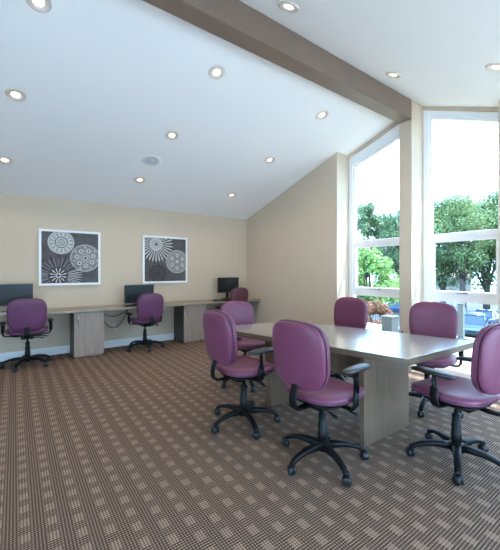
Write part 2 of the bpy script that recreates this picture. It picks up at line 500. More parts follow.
# ------------------------------------------------------------------ ceiling fittings
def down_light(x, y, label):
    z = ztop(y); slope = -0.302 if y > YRDG else 0.42
    t = empty('recessed_light', (x, y, z))
    t.rotation_euler = (math.atan(slope), 0, 0)
    bm = BM()
    lathe(bm, [(0.040, 0.004), (0.042, -0.002), (0.064, -0.007), (0.070, -0.012), (0.084, -0.008), (0.090, 0.0), (0.086, 0.004)], 36)
    obj('trim_ring', bm, M['lamp_trim'], t, smooth=True)
    bm = BM()
    lathe(bm, [(0.044, 0.0), (0.040, -0.003), (0.025, -0.009), (0.0, -0.011)], 32)
    obj('bulb', bm, M['lamp'], t, smooth=True)
    tag(t, label, 'ceiling light', 'recessed ceiling lights')
    ld = bpy.data.lights.new('recessed_lamp_light', 'SPOT')
    ld.energy = LAMP_W; ld.color = (1.0, 0.78, 0.55); ld.spot_size = R(150); ld.spot_blend = 1.0; ld.shadow_soft_size = 0.06
    lo = bpy.data.objects.new('recessed_lamp_light', ld); C.objects.link(lo); lo.location = (x, y, z - 0.05)
    return t
LAMP_W = 19.0
LX = (0.05, 1.67, 3.33); LY = (3.01, 4.06, 5.21)
col_w = ('above the computer desk at the left', 'above the middle computer desk', 'nearest the window wall')
row_w = {3.01: 'in the row beside the ridge beam', 4.06: 'in the middle row of the left slope', 5.21: 'in the row nearest the back wall'}
cc = ('left', 'middle', 'right')
POS = {(0, 0): (0.15, 3.02), (1, 0): (1.73, 3.01), (2, 0): (3.35, 3.01), (0, 1): (0.01, 4.06), (1, 1): (1.67, 4.07), (2, 1): (3.31, 4.07),
       (0, 2): (-0.10, 5.24), (1, 2): (1.60, 5.20), (2, 2): (3.32, 5.21)}
for r_, y in enumerate(LY):
    for k in range(3):
        px_, py_ = POS[(k, r_)]
        down_light(px_, py_, 'round recessed light, %s one %s' % (cc[k], row_w[y]))
down_light(1.80, 1.97, 'round recessed light on the far side of the beam, at the top edge')
down_light(3.37, 2.00, 'round recessed light beyond the beam, near the column top')
down_light(3.36, 1.05, 'round recessed light cut by the right edge, above the tall window')
# flush ceiling speaker
t = empty('ceiling_speaker', (1.6, 4.68, zl(4.68))); t.rotation_euler = (math.atan(-0.302), 0, 0)
bm = BM(); lathe(bm, [(0.112, 0.002), (0.118, -0.006), (0.135, -0.008), (0.142, 0.0), (0.138, 0.003)], 36)
obj('rim', bm, M['ceiling'], t, smooth=True)
bm = BM(); lathe(bm, [(0.115, 0.0), (0.112, -0.003), (0.07, -0.004), (0.068, -0.001), (0.05, -0.001), (0.048, -0.005), (0.0, -0.006)], 36)
obj('grille', bm, plain('pale_grey_grille', (0.62, 0.64, 0.66), 0.7), t, smooth=True)
tag(t, 'flush round white speaker in the left ceiling slope between the lights', 'speaker')

# ------------------------------------------------------------------ task chair
def make_chair(fabric='mauve', back_dz=0.0, arm_z=0.655):
    t = empty('task_chair')
    f = M[fabric]
    # seat
    def ps(x, y, c):   # x sideways, y forward
        z = 0.500 + c - 0.016 * max(0, y / 0.24) ** 3 + 0.012 * (x / 0.25) ** 2 - 0.006
        return Vector((y + 0.015, x, z))
    bm = BM(); cushion(bm, 0.505, 0.475, 0.082, 3.0, ps, taper=0.03)
    seat = obj('seat', bm, f, t, smooth=True)
    bm = BM(); tube(bm, outline(0.503, 0.473, 3.0, ps, taper=0.03, off=-0.012), 0.0035, 6, cap=False)
    obj('piping', bm, M['seam'], seat, smooth=True)
    bm = BM(); cushion(bm, 0.40, 0.38, 0.03, 3.5, lambda x, y, c: Vector((y, x, 0.452 + c)))
    obj('seat_pan', bm, M['black'], t, smooth=True)
    # backrest: front cushion and upholstered rear shell, leaning a little
    W, H = 0.452, 0.452
    ang = R(6)
    cz = 0.79 + back_dz
    def pb(off):
        def g(x, y, c):
            c = c + off
            return Vector((-0.268 + c * math.cos(ang) - y * math.sin(ang), x, cz + y * math.cos(ang) + c * math.sin(ang)))
        return g
    bm = BM(); cushion(bm, W, H, 0.062, 3.3, pb(0.012), taper=0.035, bend=0.026)
    bk = obj('backrest', bm, f, t, smooth=True)
    bm = BM(); cushion(bm, W * .985, H * .985, 0.052, 3.3, pb(-0.024), taper=0.035, bend=0.026)
    rs = obj('back_panel', bm, f, t, smooth=True)
    bm = BM(); tube(bm, outline(W * .985, H * .985, 3.3, pb(-0.006), taper=0.035, bend=0.026), 0.004, 6, cap=False)
    obj('piping', bm, M['seam'], bk, smooth=True)
    # back support bar
    bm = BM()
    tube(bm, [(-0.10, 0, 0.432), (-0.22, 0, 0.428), (-0.280, 0, 0.434), (-0.308, 0, 0.455), (-0.315, 0, 0.50), (-0.306, 0, 0.55), (-0.285, 0, 0.60), (-0.268, 0, 0.65)], 0.02, 16, flat=(0.062, 0.016))
    obj('back_support', bm, M['black'], t, smooth=True)
    # mechanism
    bm = BM(); box(bm, -0.13, 0.10, -0.075, 0.075, 0.395, 0.445)
    mech = obj('tilt_mechanism', bm, M['black'], t, bevel=0.012)
    bm = BM(); tube(bm, [(0.02, -0.06, 0.412), (0.03, -0.17, 0.408), (0.035, -0.215, 0.398)], 0.006, 8)
    tube(bm, [(0.034, -0.205, 0.401), (0.037, -0.255, 0.388)], 0.011, 10, flat=(0.03, 0.012))
    obj('lever', bm, M['black'], mech, smooth=True)
    bm = BM(); tube(bm, [(-0.09, -0.06, 0.412), (-0.10, -0.14, 0.407), (-0.105, -0.16, 0.402)], 0.006, 8)
    tube(bm, [(-0.105, -0.155, 0.403), (-0.108, -0.195, 0.392)], 0.011, 10, flat=(0.028, 0.012))
    obj('lever', bm, M['black'], mech, smooth=True)
    bm = BM(); lathe(bm, [(0.0, 0.075), (0.024, 0.078), (0.026, 0.12), (0.034, 0.125), (0.034, 0.20), (0.031, 0.205), (0.031, 0.265), (0.027, 0.27), (0.027, 0.335), (0.014, 0.34), (0.014, 0.40), (0.0, 0.40)], 20)
    obj('gas_lift', bm, M['black'], t, smooth=True)
    # star base
    bm = BM(); lathe(bm, [(0.0, 0.066), (0.03, 0.066), (0.048, 0.078), (0.052, 0.10), (0.050, 0.125), (0.040, 0.136), (0.0, 0.138)], 24)
    hub = obj('base_hub', bm, M['black'], t, smooth=True)
    for k in range(5):
        a = 2 * PI * k / 5
        ca, sa = math.cos(a), math.sin(a)
        P = [(0.03, 0.105), (0.09, 0.112), (0.16, 0.112), (0.22, 0.102), (0.265, 0.086), (0.292, 0.070), (0.302, 0.060)]
        Wd = [(0.058, 0.050), (0.054, 0.044), (0.048, 0.036), (0.044, 0.030), (0.042, 0.028), (0.040, 0.026), (0.030, 0.02)]
        bm = BM(); tube(bm, [(r * ca, r * sa, z) for r, z in P], 0.02, 14, flat=Wd)
        lg = obj('base_leg', bm, M['black'], t, smooth=True)
        # caster: hood and twin wheels, turned a little at random
        ct = a + random.uniform(-0.9, 0.9) + PI / 2
        cx, cy = 0.298 * ca, 0.298 * sa
        bm = BM()
        T = Matrix.Translation((cx, cy, 0.030)) @ Matrix.Rotation(ct, 4, 'Z')
        for s in (-1, 1):
            MM = T @ Matrix.Translation((0, s * 0.012, 0)) @ Matrix.Rotation(-s * PI / 2, 4, 'X')
            lathe(bm, [(0.0, -0.008), (0.026, -0.008), (0.0295, -0.004), (0.0295, 0.004), (0.026, 0.011), (0.012, 0.014), (0.0, 0.0145)], 20, (0, 0, 0), MM)
        # hood
        hv = []
        for q in range(7):
            th = PI * (0.02 + 0.75 * q / 6)
            for s in (-1, 1):
                hv.append(bm.verts.new(T @ Vector((-0.033 * math.cos(th) , s * 0.013, 0.033 * math.sin(th)))))
        for q in range(6):
            bm.faces.new((hv[2 * q], hv[2 * q + 1], hv[2 * q + 3], hv[2 * q + 2]))
        tube(bm, [(cx, cy, 0.035), (cx, cy, 0.066)], 0.007, 8)
        obj('caster', bm, M['rubber'], lg, smooth=True)
    # arms
    for s in (-1, 1):
        bm = BM()
        tube(bm, [(-0.02, s * 0.12, 0.440), (-0.02, s * 0.22, 0.440), (-0.02, s * 0.262, 0.446), (-0.02, s * 0.278, 0.47), (-0.02, s * 0.281, 0.50), (-0.02, s * 0.281, 0.575)], 0.02, 14,
             flat=[(0.055, 0.012), (0.055, 0.012), (0.055, 0.016), (0.055, 0.022), (0.054, 0.024), (0.052, 0.022)])
        obj('armrest_bracket', bm, M['black'], t, smooth=True)
        bm = BM(); tube(bm, [(-0.02, s * 0.281, 0.49), (-0.02, s * 0.281, arm_z - 0.02)], 0.02, 14, flat=(0.042, 0.014))
        obj('armrest_post', bm, M['black'], t, smooth=True)
        def pa(x, y, c, s=s):
            return Vector((0.005 + y, s * 0.281 + x - s * 0.012 * (y / 0.14) ** 2, arm_z - 0.014 + c - 0.012 * max(0, y / 0.14) ** 2 - 0.004 * max(0, -y / 0.14) ** 2))
        bm = BM(); cushion(bm, 0.072, 0.30, 0.034, 2.8, pa, nu=32, rings=10)
        obj('arm_pad', bm, M['pad'], t, smooth=True)
    return t

def place(t, x, y, az, label, group):
    t.location = (x, y, 0); t.rotation_euler = (0, 0, R(az)); tag(t, label, 'office chair', group)

def spin_base(t, deg):
    """turn the star base about the gas lift without turning the seat"""
    for ch in t.children:
        if ch.name.split('.')[0] in ('base_leg', 'base_hub'):
            ch.rotation_euler = (0, 0, R(deg))

G1 = 'mauve task chairs around the meeting table'
proto = make_chair('mauve')
spots = [
    # hub x, y, azimuth, base phase (world), label
    (1.78, 1.595, 5, 180, .07, 'mauve task chair seen from behind, nearest the camera at the long table side'),
    (1.645, 2.385, 0, 39, .05, 'mauve task chair at left of the table, its back turned, beyond the nearest chair'),
    (2.24, 3.22, -100, 180, 0, 'lilac-looking task chair at the far end of the table, facing the viewer'),
    (3.13, 2.56, 184, 20, 0, 'mauve task chair across the table, in front of the narrow window'),
    (3.31, 1.61, 194, -20, .05, 'mauve task chair across the table, in front of the wide window'),
    (2.53, 1.03, 82, -12, .03, 'mauve task chair at the near end of the table, cut off by the right edge'),
]
for k, (x, y, az, ph, dz, lab) in enumerate(spots):
    t = proto if k == 0 else copy_tree(proto)
    place(t, x, y, az, lab, G1); spin_base(t, ph - az)
    for ch in t.children:
        if ch.name.split('.')[0] in ('armrest_post', 'arm_pad'): ch.location = (0, 0, dz)
    if k == 2:
        for ch in t.children:
            if ch.name.split('.')[0] in ('backrest', 'back_panel'): ch.location = (0, 0, -0.06)
desk_chair = make_chair('plum', arm_z=0.64)
for ch in desk_chair.children:
    if ch.name.split('.')[0] in ('backrest', 'back_panel'): ch.location = (0, 0, -0.045)
place(desk_chair, 0.15, 5.60, 88, 'plum task chair at the desk, in front of the leftmost monitor', 'plum task chairs at the wall desk')
spin_base(desk_chair, 10)
t = copy_tree(desk_chair)
place(t, 1.83, 5.66, 93, 'plum task chair at the desk, in front of the middle monitor under the right picture', 'plum task chairs at the wall desk')
spin_base(t, 30)
t = make_chair('burgundy', arm_z=0.64)
place(t, 3.56, 5.62, 98, 'burgundy task chair at the desk end in the far corner', None)

# ------------------------------------------------------------------ meeting table
TZ = 0.745
t = empty('meeting_table', (2.45, 2.05, 0))
def rel(p): return (p[0] - 2.45, p[1] - 2.05)
corners = [(2.152, 1.177), (3.174, 1.131), (2.71, 2.90), (1.70, 3.05)]
bm = BM(); prism(bm, [rel(p) for p in corners], TZ - 0.048, TZ, 'Z', 1)
for f in bm.faces:
    if abs(f.normal.z) > .5 or all(abs(v.co.z - TZ) < 1e-4 for v in f.verts): f.material_index = 0
bm.normal_update()
for f in bm.faces: f.material_index = 0 if abs(f.normal.z) > .5 else 1
obj('tabletop', bm, [M['tabletop'], M['edge']], t, bevel=0.003)
bm = BM(); a = rel((2.149, 1.512)); box(bm, a[0], a[0] + 0.636, a[1], a[1] + 0.042, 0.0, TZ - 0.048)
obj('panel_leg', bm, M['leg'], t, bevel=0.002)
bm = BM(); a = rel((2.06, 2.50)); box(bm, a[0], a[0] + 0.60, a[1], a[1] + 0.11, 0.0, TZ - 0.048)
obj('panel_leg', bm, M['leg'], t, bevel=0.002)
bm = BM()
box(bm, 2.40 - 2.45, 2.425 - 2.45, 1.554 - 2.05, 2.50 - 2.05, 0.40, TZ - 0.048)
obj('modesty_panel', bm, M['leg'], t, bevel=0.002)
tag(t, 'long grey wood-laminate meeting table on panel legs beside the windows', 'table')

# ------------------------------------------------------------------ wall desk
DZ = 0.745
bm = BM(); box(bm, -1.75, XR, 5.55, YB, DZ - 0.036, DZ)
o = obj('desk_worktop', bm, M['desk'], None, bevel=0.003)
tag(o, 'long grey laminate worktop running along the back wall', 'worktop')

def cabinet(x0, x1, label):
    t = empty('desk_cabinet', ((x0 + x1) / 2, 5.85, 0))
    w = (x1 - x0) / 2; y0, y1 = 5.62 - 5.85, YB - 0.017 - 5.85; zt = DZ - 0.036
    bm = BM()
    box(bm, -w + .018, w - .018, y0 + .02, y1, 0.03, 0.05); box(bm, -w + .018, w - .018, y0, y1, zt - .02, zt); box(bm, -w + .018, w - .018, y1 - .01, y1, 0.05, zt - .02)
    box(bm, -w + .018, w - .018, y0 + .03, y0 + .045, 0.0, 0.03)
    obj('carcass', bm, M['cab'], t)
    bm = BM(); box(bm, -w, -w + .018, y0, y1, 0, zt); obj('side_panel', bm, M['cab_shade'], t, bevel=.001)['label'] = 'side panel with shade put into its dark colour'
    bm = BM(); box(bm, w - .018, w, y0, y1, 0, zt); obj('side_panel', bm, M['cab_shade'], t, bevel=.001)['label'] = 'side panel with shade put into its dark colour'
    bm = BM(); box(bm, -w + .001, w - .001, y0 - .02, y0 - .001, 0.035, zt - .008)
    dr = obj('door', bm, M['cab'], t, bevel=.002)
    bm = BM(); hx = -w + .055
    tube(bm, [(hx, y0 - .02, .66), (hx, y0 - .045, .655), (hx, y0 - .045, .565), (hx, y0 - .02, .56)], .010, 10)
    obj('handle', bm, M['steel'], dr, smooth=True)['label'] = 'brushed steel pull handle'
    bm = BM(); lathe(bm, [(0, 0), (.009, 0), (.009, .006), (0, .006)], 14, (0, 0, 0), Matrix.Translation((hx, y0 - .02, .52)) @ Matrix.Rotation(PI / 2, 4, 'X'))
    obj('lock', bm, M['plastic_black'], dr)
    tag(t, label, 'cabinet', 'grey cabinets under the wall desk')
cabinet(0.735, 1.16, 'grey wood cabinet under the worktop, below the left picture')
cabinet(2.53, 2.99, 'grey wood cabinet under the worktop, right of the middle computer chair')

# ------------------------------------------------------------------ monitors, keyboards, mice
def monitor(x, y, rz, ztop_, label):
    t = empty('monitor', (x, y, DZ), R(rz))
    w, h = 0.255, 0.315
    zt = ztop_ - DZ
    bm = BM(); box(bm, -w, w, -0.012, 0.022, zt - h, zt)
    obj('bezel', bm, M['plastic_black'], t, bevel=0.006)
    bm = BM(); box(bm, -w + .014, w - .014, -0.0135, -0.011, zt - h + .024, zt - .014)
    obj('screen', bm, M['screen'], t)
    bm = BM(); box(bm, -0.12, 0.12, 0.022, 0.05, zt - h + .06, zt - .06)
    obj('rear_housing', bm, M['plastic_black'], t, bevel=0.01)
    bm = BM(); box(bm, -0.03, 0.03, 0.03, 0.06, 0.012, zt - h + .12)
    obj('stand_neck', bm, M['plastic_black'], t, bevel=0.006)
    bm = BM(); cushion(bm, 0.24, 0.19, 0.022, 2.4, lambda x_, y_, c: Vector((x_, 0.02 + y_, 0.0115 + c)), nu=32, rings=8)
    obj('stand_base', bm, M['plastic_black'], t, smooth=True)
    tag(t, label, 'monitor', 'black monitors on the wall desk')
monitor(-0.03, 5.87, 0, 1.15, 'black monitor on the desk, cut off by the left edge of the photo')
monitor(1.80, 5.86, 0, 1.095, 'black monitor on the desk under the right picture')
monitor(3.65, 5.86, 0, 1.205, 'small black monitor on the desk in the far corner')

def keyboard(x, y, key, label):
    t = empty('keyboard', (x, y, DZ))
    bm = BM(); box(bm, -.21, .21, -.07, .07, 0.0, .016)
    obj('case', bm, M['plastic_black'] if key == 'keys' else M['keys_light'], t, bevel=.004)
    bm = BM()
    for r in range(5):
        for c in range(15):
            x0 = -.198 + c * .0265; y0 = -.058 + r * .0235
            if r == 0 and 4 <= c <= 8:
                if c == 4: box(bm, x0, x0 + .0265 * 5 - .004, y0, y0 + .019, .016, .021)
                continue
            box(bm, x0, x0 + .022, y0, y0 + .019, .016, .021)
    obj('keys', bm, M[key], t, )['kind'] = 'stuff'
    tag(t, label, 'keyboard', 'keyboards on the wall desk')
keyboard(-0.02, 5.68, 'keys_light', 'pale keyboard on the desk behind the leftmost chair')
keyboard(1.70, 5.66, 'keys', 'black keyboard on the desk behind the middle chair')
keyboard(3.40, 5.66, 'keys', 'black keyboard on the desk beside the burgundy chair')

# outlet and cords
t = empty('wall_outlet', (1.43, YB, 0.36))
bm = BM(); box(bm, -.036, .036, -.007, 0, -.058, .058); obj('cover_plate', bm, M['outlet'], t, bevel=.003)
bm = BM()
for s in (-.022, .022): box(bm, -.014, .014, -.010, -.007, s - .014, s + .014)
obj('socket', bm, M['outlet'], t, bevel=.002)
tag(t, 'ivory wall outlet under the worktop between the cabinet and middle chair', 'outlet')
def cord(x0, z0, x1, z1, sag, label):
    bm = BM(); P = []
    for k in range(15):
        u = k / 14
        P.append((x0 + (x1 - x0) * u, 6.06 - sag * .5 + .0 * u, z0 + (z1 - z0) * u - sag * 4 * u * (1 - u)))
    tube(bm, P, .007, 8)
    o = obj('power_cord', bm, M['cord'], None, smooth=True)
    tag(o, label, 'cord', 'black cords under the worktop')
cord(1.17, .66, 1.66, .69, .12, 'black power cord under the worktop, the higher, flatter loop')
cord(1.17, .60, 1.62, .67, .27, 'black power cord under the worktop, the lower, deeper loop')

# ------------------------------------------------------------------ framed prints
def clip(poly, lo, hi):
    def cut(P, ax, v, keep_less):
        out = []
        for k in range(len(P)):
            a, b = P[k], P[(k + 1) % len(P)]
            ia = (a[ax] <= v) if keep_less else (a[ax] >= v)
            ib = (b[ax] <= v) if keep_less else (b[ax] >= v)
            if ia: out.append(a)
            if ia != ib:
                t_ = (v - a[ax]) / (b[ax] - a[ax])
                out.append(tuple(a[q] + (b[q] - a[q]) * t_ for q in (0, 1)))
        return out
    for ax in (0, 1):
        poly = cut(poly, ax, hi, True)
        if len(poly) < 3: return []
        poly = cut(poly, ax, lo, False)
        if len(poly) < 3: return []
    return poly

class Print:
    def __init__(s, half): s.h = half; s.cur = 0; s.layers = {}
    def poly(s, pts, mat, lvl):
        p = clip(pts, -s.h, s.h)
        if len(p) >= 3: s.layers.setdefault(s.cur, []).append((lvl, mat, p))
    def disc(s, cx, cy, r, mat, lvl, n=40):
        s.poly([(cx + r * math.cos(2 * PI * k / n), cy + r * math.sin(2 * PI * k / n)) for k in range(n)], mat, lvl)
    def ring(s, cx, cy, r0, r1, mat, lvl, n=40, duty=1.0):
        for k in range(n):
            a0, a1 = 2 * PI * k / n, 2 * PI * (k + duty) / n
            s.poly([(cx + r0 * math.cos(a0), cy + r0 * math.sin(a0)), (cx + r1 * math.cos(a0), cy + r1 * math.sin(a0)),
                    (cx + r1 * math.cos(a1), cy + r1 * math.sin(a1)), (cx + r0 * math.cos(a1), cy + r0 * math.sin(a1))], mat, lvl)
    def petals(s, cx, cy, r0, r1, n, wd, mat, lvl, a_off=0, arc=(0, 2 * PI), tip=0.75):
        for k in range(n):
            a = arc[0] + (arc[1] - arc[0]) * (k + .5) / n + a_off
            ca, sa = math.cos(a), math.sin(a)
            L = r1 - r0
            P = []
            for (u, v) in ((0, .35), (tip * .6, .8), (tip, 1), (.93, .7), (1, 0), (.93, -.7), (tip, -1), (tip * .6, -.8), (0, -.35)):
                rr = r0 + L * u; w_ = v * wd / 2
                P.append((cx + rr * ca - w_ * sa, cy + rr * sa + w_ * ca))
            s.poly(P, mat, lvl)
    def build(s, t, y0):
        for k in sorted(s.layers):
            mats = sorted(set(m for _, m, _ in s.layers[k])); bm = BM()
            for lvl, mat, P in s.layers[k]:
                y = y0 - .0012 * (lvl + 1)
                prism(bm, P, y, y + .0013, 'Y', mats.index(mat))
            obj('printed_flower', bm, [M[m] for m in mats], t)

def picture(xc, zc, label, draw):
    t = empty('framed_print', (xc, YB, zc))
    H = 0.445; fwd = 0.035
    bm = BM()
    for (a, b, c, d) in ((-H, H, H - fwd, H), (-H, H, -H, -H + fwd), (-H, -H + fwd, -H + fwd, H - fwd), (H - fwd, H, -H + fwd, H - fwd)):
        box(bm, a, b, -.045, -.002, c, d)
    obj('frame', bm, M['frame_white'], t, bevel=.003)
    bm = BM(); box(bm, -H + fwd, H - fwd, -.030, -.004, -H + fwd, H - fwd)
    obj('print', bm, M['canvas'], t)
    pr = Print(H - fwd - .001); draw(pr); pr.build(t, -.030)
    tag(t, label, 'picture')
h2 = 0.82
def fx(u): return (u - .5) * h2
def fy(v): return (.5 - v) * h2
def art1(p):
    p.cur = 1; cx, cy = fx(.33), fy(.20); r = .23 * h2
    p.disc(cx, cy, r, 'motif', 0); p.ring(cx, cy, r * .86, r * .90, 'motif_mid', 1, 48)
    p.petals(cx, cy, r * .52, r * .84, 14, .022, 'motif_mid', 1)
    p.ring(cx, cy, r * .42, r * .48, 'motif_dark', 1, 36); p.disc(cx, cy, r * .30, 'motif_mid', 1); p.petals(cx, cy, r * .05, r * .26, 8, .016, 'motif', 2)
    p.cur = 2; cx, cy = fx(.76), fy(.50); r = .28 * h2
    p.disc(cx, cy, r, 'motif_mid', 0); p.ring(cx, cy, r * .92, r * .98, 'motif', 1, 60, .6); p.ring(cx, cy, r * .78, r * .82, 'motif_dark', 1, 50, .5)
    for k in range(7):
        a = 2 * PI * k / 7 + .3
        p.disc(cx + r * .55 * math.cos(a), cy + r * .55 * math.sin(a), r * .15, 'motif', 1, 14)
        p.disc(cx + r * .55 * math.cos(a), cy + r * .55 * math.sin(a), r * .06, 'motif_dark', 2, 10)
        p.disc(cx + r * .80 * math.cos(a + .4), cy + r * .80 * math.sin(a + .4), r * .06, 'motif', 2, 10)
    p.ring(cx, cy, r * .26, r * .31, 'motif', 1, 30, .6); p.disc(cx, cy, r * .16, 'motif', 1, 20); p.disc(cx, cy, r * .09, 'motif_dark', 2, 14)
    p.cur = 3; cx, cy = fx(.28), fy(.85)
    p.petals(cx, cy, .05, .43 * h2, 18, .030, 'motif_dark', 0)
    p.petals(cx, cy, .07, .36 * h2, 26, .010, 'motif_mid', 1); p.petals(cx, cy, .09, .43 * h2, 7, .012, 'motif', 2, 0, (-.55, .35)); p.petals(cx, cy, .12, .36 * h2, 5, .012, 'motif_mid', 2, 0, (2.7, 3.5))
    p.disc(cx, cy, .17 * h2, 'motif_dark', 3); p.petals(cx, cy, .045, .15 * h2, 12, .020, 'motif', 4); p.disc(cx, cy, .05 * h2, 'motif', 4, 18); p.disc(cx, cy, .025 * h2, 'motif_dark', 5, 12)
def art2(p):
    p.cur = 1; cx, cy = fx(.27), fy(.15); r = .41 * h2
    p.disc(cx, cy, r * .98, 'motif_dark', 0); p.petals(cx, cy, r * .34, r, 30, .032, 'motif', 1); p.petals(cx, cy, r * .45, r * .92, 30, .006, 'motif_mid', 2)
    p.disc(cx, cy, r * .36, 'motif', 2, 30); p.petals(cx, cy, r * .06, r * .30, 12, .014, 'motif_mid', 3); p.disc(cx, cy, r * .07, 'motif_dark', 4, 14)
    p.cur = 2; cx, cy = fx(.78), fy(.54); r = .28 * h2
    p.disc(cx, cy, r, 'motif_mid', 3); p.ring(cx, cy, r * .90, r * .97, 'motif', 4, 60, .55); p.ring(cx, cy, r * .74, r * .78, 'motif', 4, 40, .5)
    for k in range(6):
        a = 2 * PI * k / 6 + .5
        p.disc(cx + r * .52 * math.cos(a), cy + r * .52 * math.sin(a), r * .15, 'motif', 4, 14)
        p.disc(cx + r * .52 * math.cos(a), cy + r * .52 * math.sin(a), r * .05, 'motif_dark', 5, 10)
    p.disc(cx, cy, r * .13, 'motif', 4, 18)
    p.cur = 3; cx, cy = fx(.30), fy(.82); r = .24 * h2
    p.disc(cx, cy, r, 'motif_dark', 3); p.ring(cx, cy, r * .88, r * .94, 'motif_mid', 4, 50, .4); p.petals(cx, cy, r * .2, r * .75, 16, .014, 'canvas', 4)
picture(0.75, 1.555, 'white-framed grey flower print on the back wall, the left one above the cabinet', art1)
picture(2.36, 1.555, 'white-framed grey flower print on the back wall, the right one above the middle monitor', art2)

# ------------------------------------------------------------------ outside
LOT = -4.1
bm = BM(); box(bm, XO, 7.6, -8, 16, -0.35, -0.10)
o = struct('terrace', bm, M['concrete'])
bm = BM(); box(bm, 7.6, 7.8, -8, 16, -0.35, -0.06)
o = struct('terrace_curb', bm, M['curb'], bevel=.01)
bm = BM(); prism(bm, [(7.8, -0.35), (20.0, LOT), (20.0, LOT - .3), (7.8, LOT - .3)], -20, 60, 'Y')
struct('planted_bank', bm, M['lawn'])
bm = BM(); box(bm, 20, 75, -40, 90, LOT - .3, LOT)
struct('parking_lot', bm, M['asphalt'])
bm = BM(); box(bm, 75, 160, -80, 160, LOT - .3, LOT - .02)
struct('far_ground', bm, M['lawn'])
bm = BM(); box(bm, XL - 30, XO, YF - 40, YF - .16, -.35, -.12); box(bm, XL - 30, XL - .16, YF - .16, 30, -.35, -.12)
struct('rear_bounce_ground', bm, M['bounce_paving'])  # unseen ground outside, pale to bounce sunlight up to the ceiling

# bollard post and utility box on the terrace
p = at_depth(461, 6.85, -0.10)
t = empty('bollard_post', p)
bm = BM(); box(bm, -.05, .05, -.05, .05, 0.03, .74); obj('shaft', bm, M['post'], t, bevel=.008)
bm = BM(); box(bm, -.075, .075, -.075, .075, 0, .03); obj('base_plate', bm, M['post'], t, bevel=.005)
bm = BM(); box(bm, -.058, .058, -.058, .058, .74, .765); obj('cap', bm, M['post'], t, bevel=.005)
tag(t, 'pale grey square post standing outside the wide window', 'post')
p = at_depth(390, 7.9, -0.10)
t = empty('utility_box', p)
bm = BM(); box(bm, -.15, .15, -.13, .13, 0, .34); obj('cabinet_body', bm, M['box_grey'], t, bevel=.008)
bm = BM(); box(bm, -.165, .165, -.145, .145, .34, .365); obj('lid', bm, M['post'], t, bevel=.006)
tag(t, 'squat grey utility box outside the narrow window', 'utility box')

def loft(bm, secs, mi=0):
    """sections: list of lists of 3-D points, same count, closed"""
    rings = [[bm.verts.new(p) for p in s] for s in secs]
    n = len(rings[0])
    for k in range(len(rings) - 1):
        for a in range(n):
            f = bm.faces.new((rings[k][a], rings[k][(a + 1) % n], rings[k + 1][(a + 1) % n], rings[k + 1][a])); f.material_index = mi
    bm.faces.new(rings[0][::-1]); bm.faces.new(rings[-1])

def make_car(paint, suv):
    t = empty('parked_car')
    Lh = 2.3
    def sec(x, zt, hw, zb=.28):
        pts = []
        for (u, v) in ((-1, 0), (-1.0, .45), (-.97, .8), (-.86, 1), (.86, 1), (.97, .8), (1.0, .45), (1, 0), (.9, -.05), (-.9, -.05)):
            pts.append((x, u * hw, zb + (zt - zb) * v))
        return pts
    hz = .98 if suv else .86
    bm = BM()
    loft(bm, [sec(-Lh, hz - .18, .78), sec(-Lh + .12, hz - .02, .86), sec(-1.6, hz, .90), sec(0, hz, .91), sec(.9, hz, .90), sec(1.6, hz - .08, .88), sec(2.1, hz - .16, .84), sec(Lh, hz - .30, .74)])
    body = obj('body', bm, M[paint], t, smooth=True, bevel=.02)
    rt = 1.72 if suv else 1.45
    xb = (-2.15, -1.85) if suv else (-1.75, -1.1)
    def gs(x, z, hw): return [(x, -hw, z), (x, hw, z)]
    def green(inset, z0, z1):
        # trapezoid cabin
        x0, x1, x2, x3 = xb[0], xb[1], .25, 1.05
        w0, w1 = .84, .66
        V = [(x0, -w0, z0), (x3, -w0, z0), (x3, w0, z0), (x0, w0, z0), (x1, -w1, z1), (x2, -w1, z1), (x2, w1, z1), (x1, w1, z1)]
        bm = BM(); vs = [bm.verts.new(v) for v in V]
        for f in ((0, 3, 2, 1), (4, 5, 6, 7), (0, 1, 5, 4), (1, 2, 6, 5), (2, 3, 7, 6), (3, 0, 4, 7)): bm.faces.new([vs[k] for k in f])
        return bm
    obj('window_glass', green(0, hz - .02, rt - .04), M['carglass'], t, bevel=.05)
    bm = BM()
    box(bm, xb[1] - .02, .30, -.68, .68, rt - .06, rt)
    for s in (-1, 1):
        for (xa, xt) in ((1.07, .27), (-.25, -.3), (xb[0], xb[1])):
            tube(bm, [(xa, s * .845, hz - .03), (xt, s * .67, rt - .03)], .035, 6)
    obj('roof', bm, M[paint], t, smooth=True)
    for s in (-1, 1):
        for x in (-1.42, 1.40):
            bm = BM()
            MM = Matrix.Translation((x, s * .80, .345)) @ Matrix.Rotation(-s * PI / 2, 4, 'X')
            lathe(bm, [(0.0, -.10), (.30, -.10), (.345, -.08), (.345, .10), (.30, .125), (.22, .12)], 24, (0, 0, 0), MM)
            wh = obj('wheel', bm, M['tyre'], t, smooth=True)
            bm = BM(); lathe(bm, [(.23, .115), (.20, .12), (.08, .10), (0, .13)], 20, (0, 0, 0), MM)
            obj('rim', bm, M['rim'], wh)
        bm = BM(); box(bm, 2.16, 2.30, s * .66 - .14, s * .66 + .14, hz - .40, hz - .26)
        obj('headlight', bm, M['lampglass'], t, bevel=.03)
    bm = BM(); box(bm, 2.22, 2.34, -.72, .72, .30, .46); box(bm, 2.20, 2.31, -.35, .35, .50, .66)
    obj('front_bumper', bm, M['plastic_black'], t, bevel=.03)
    return t

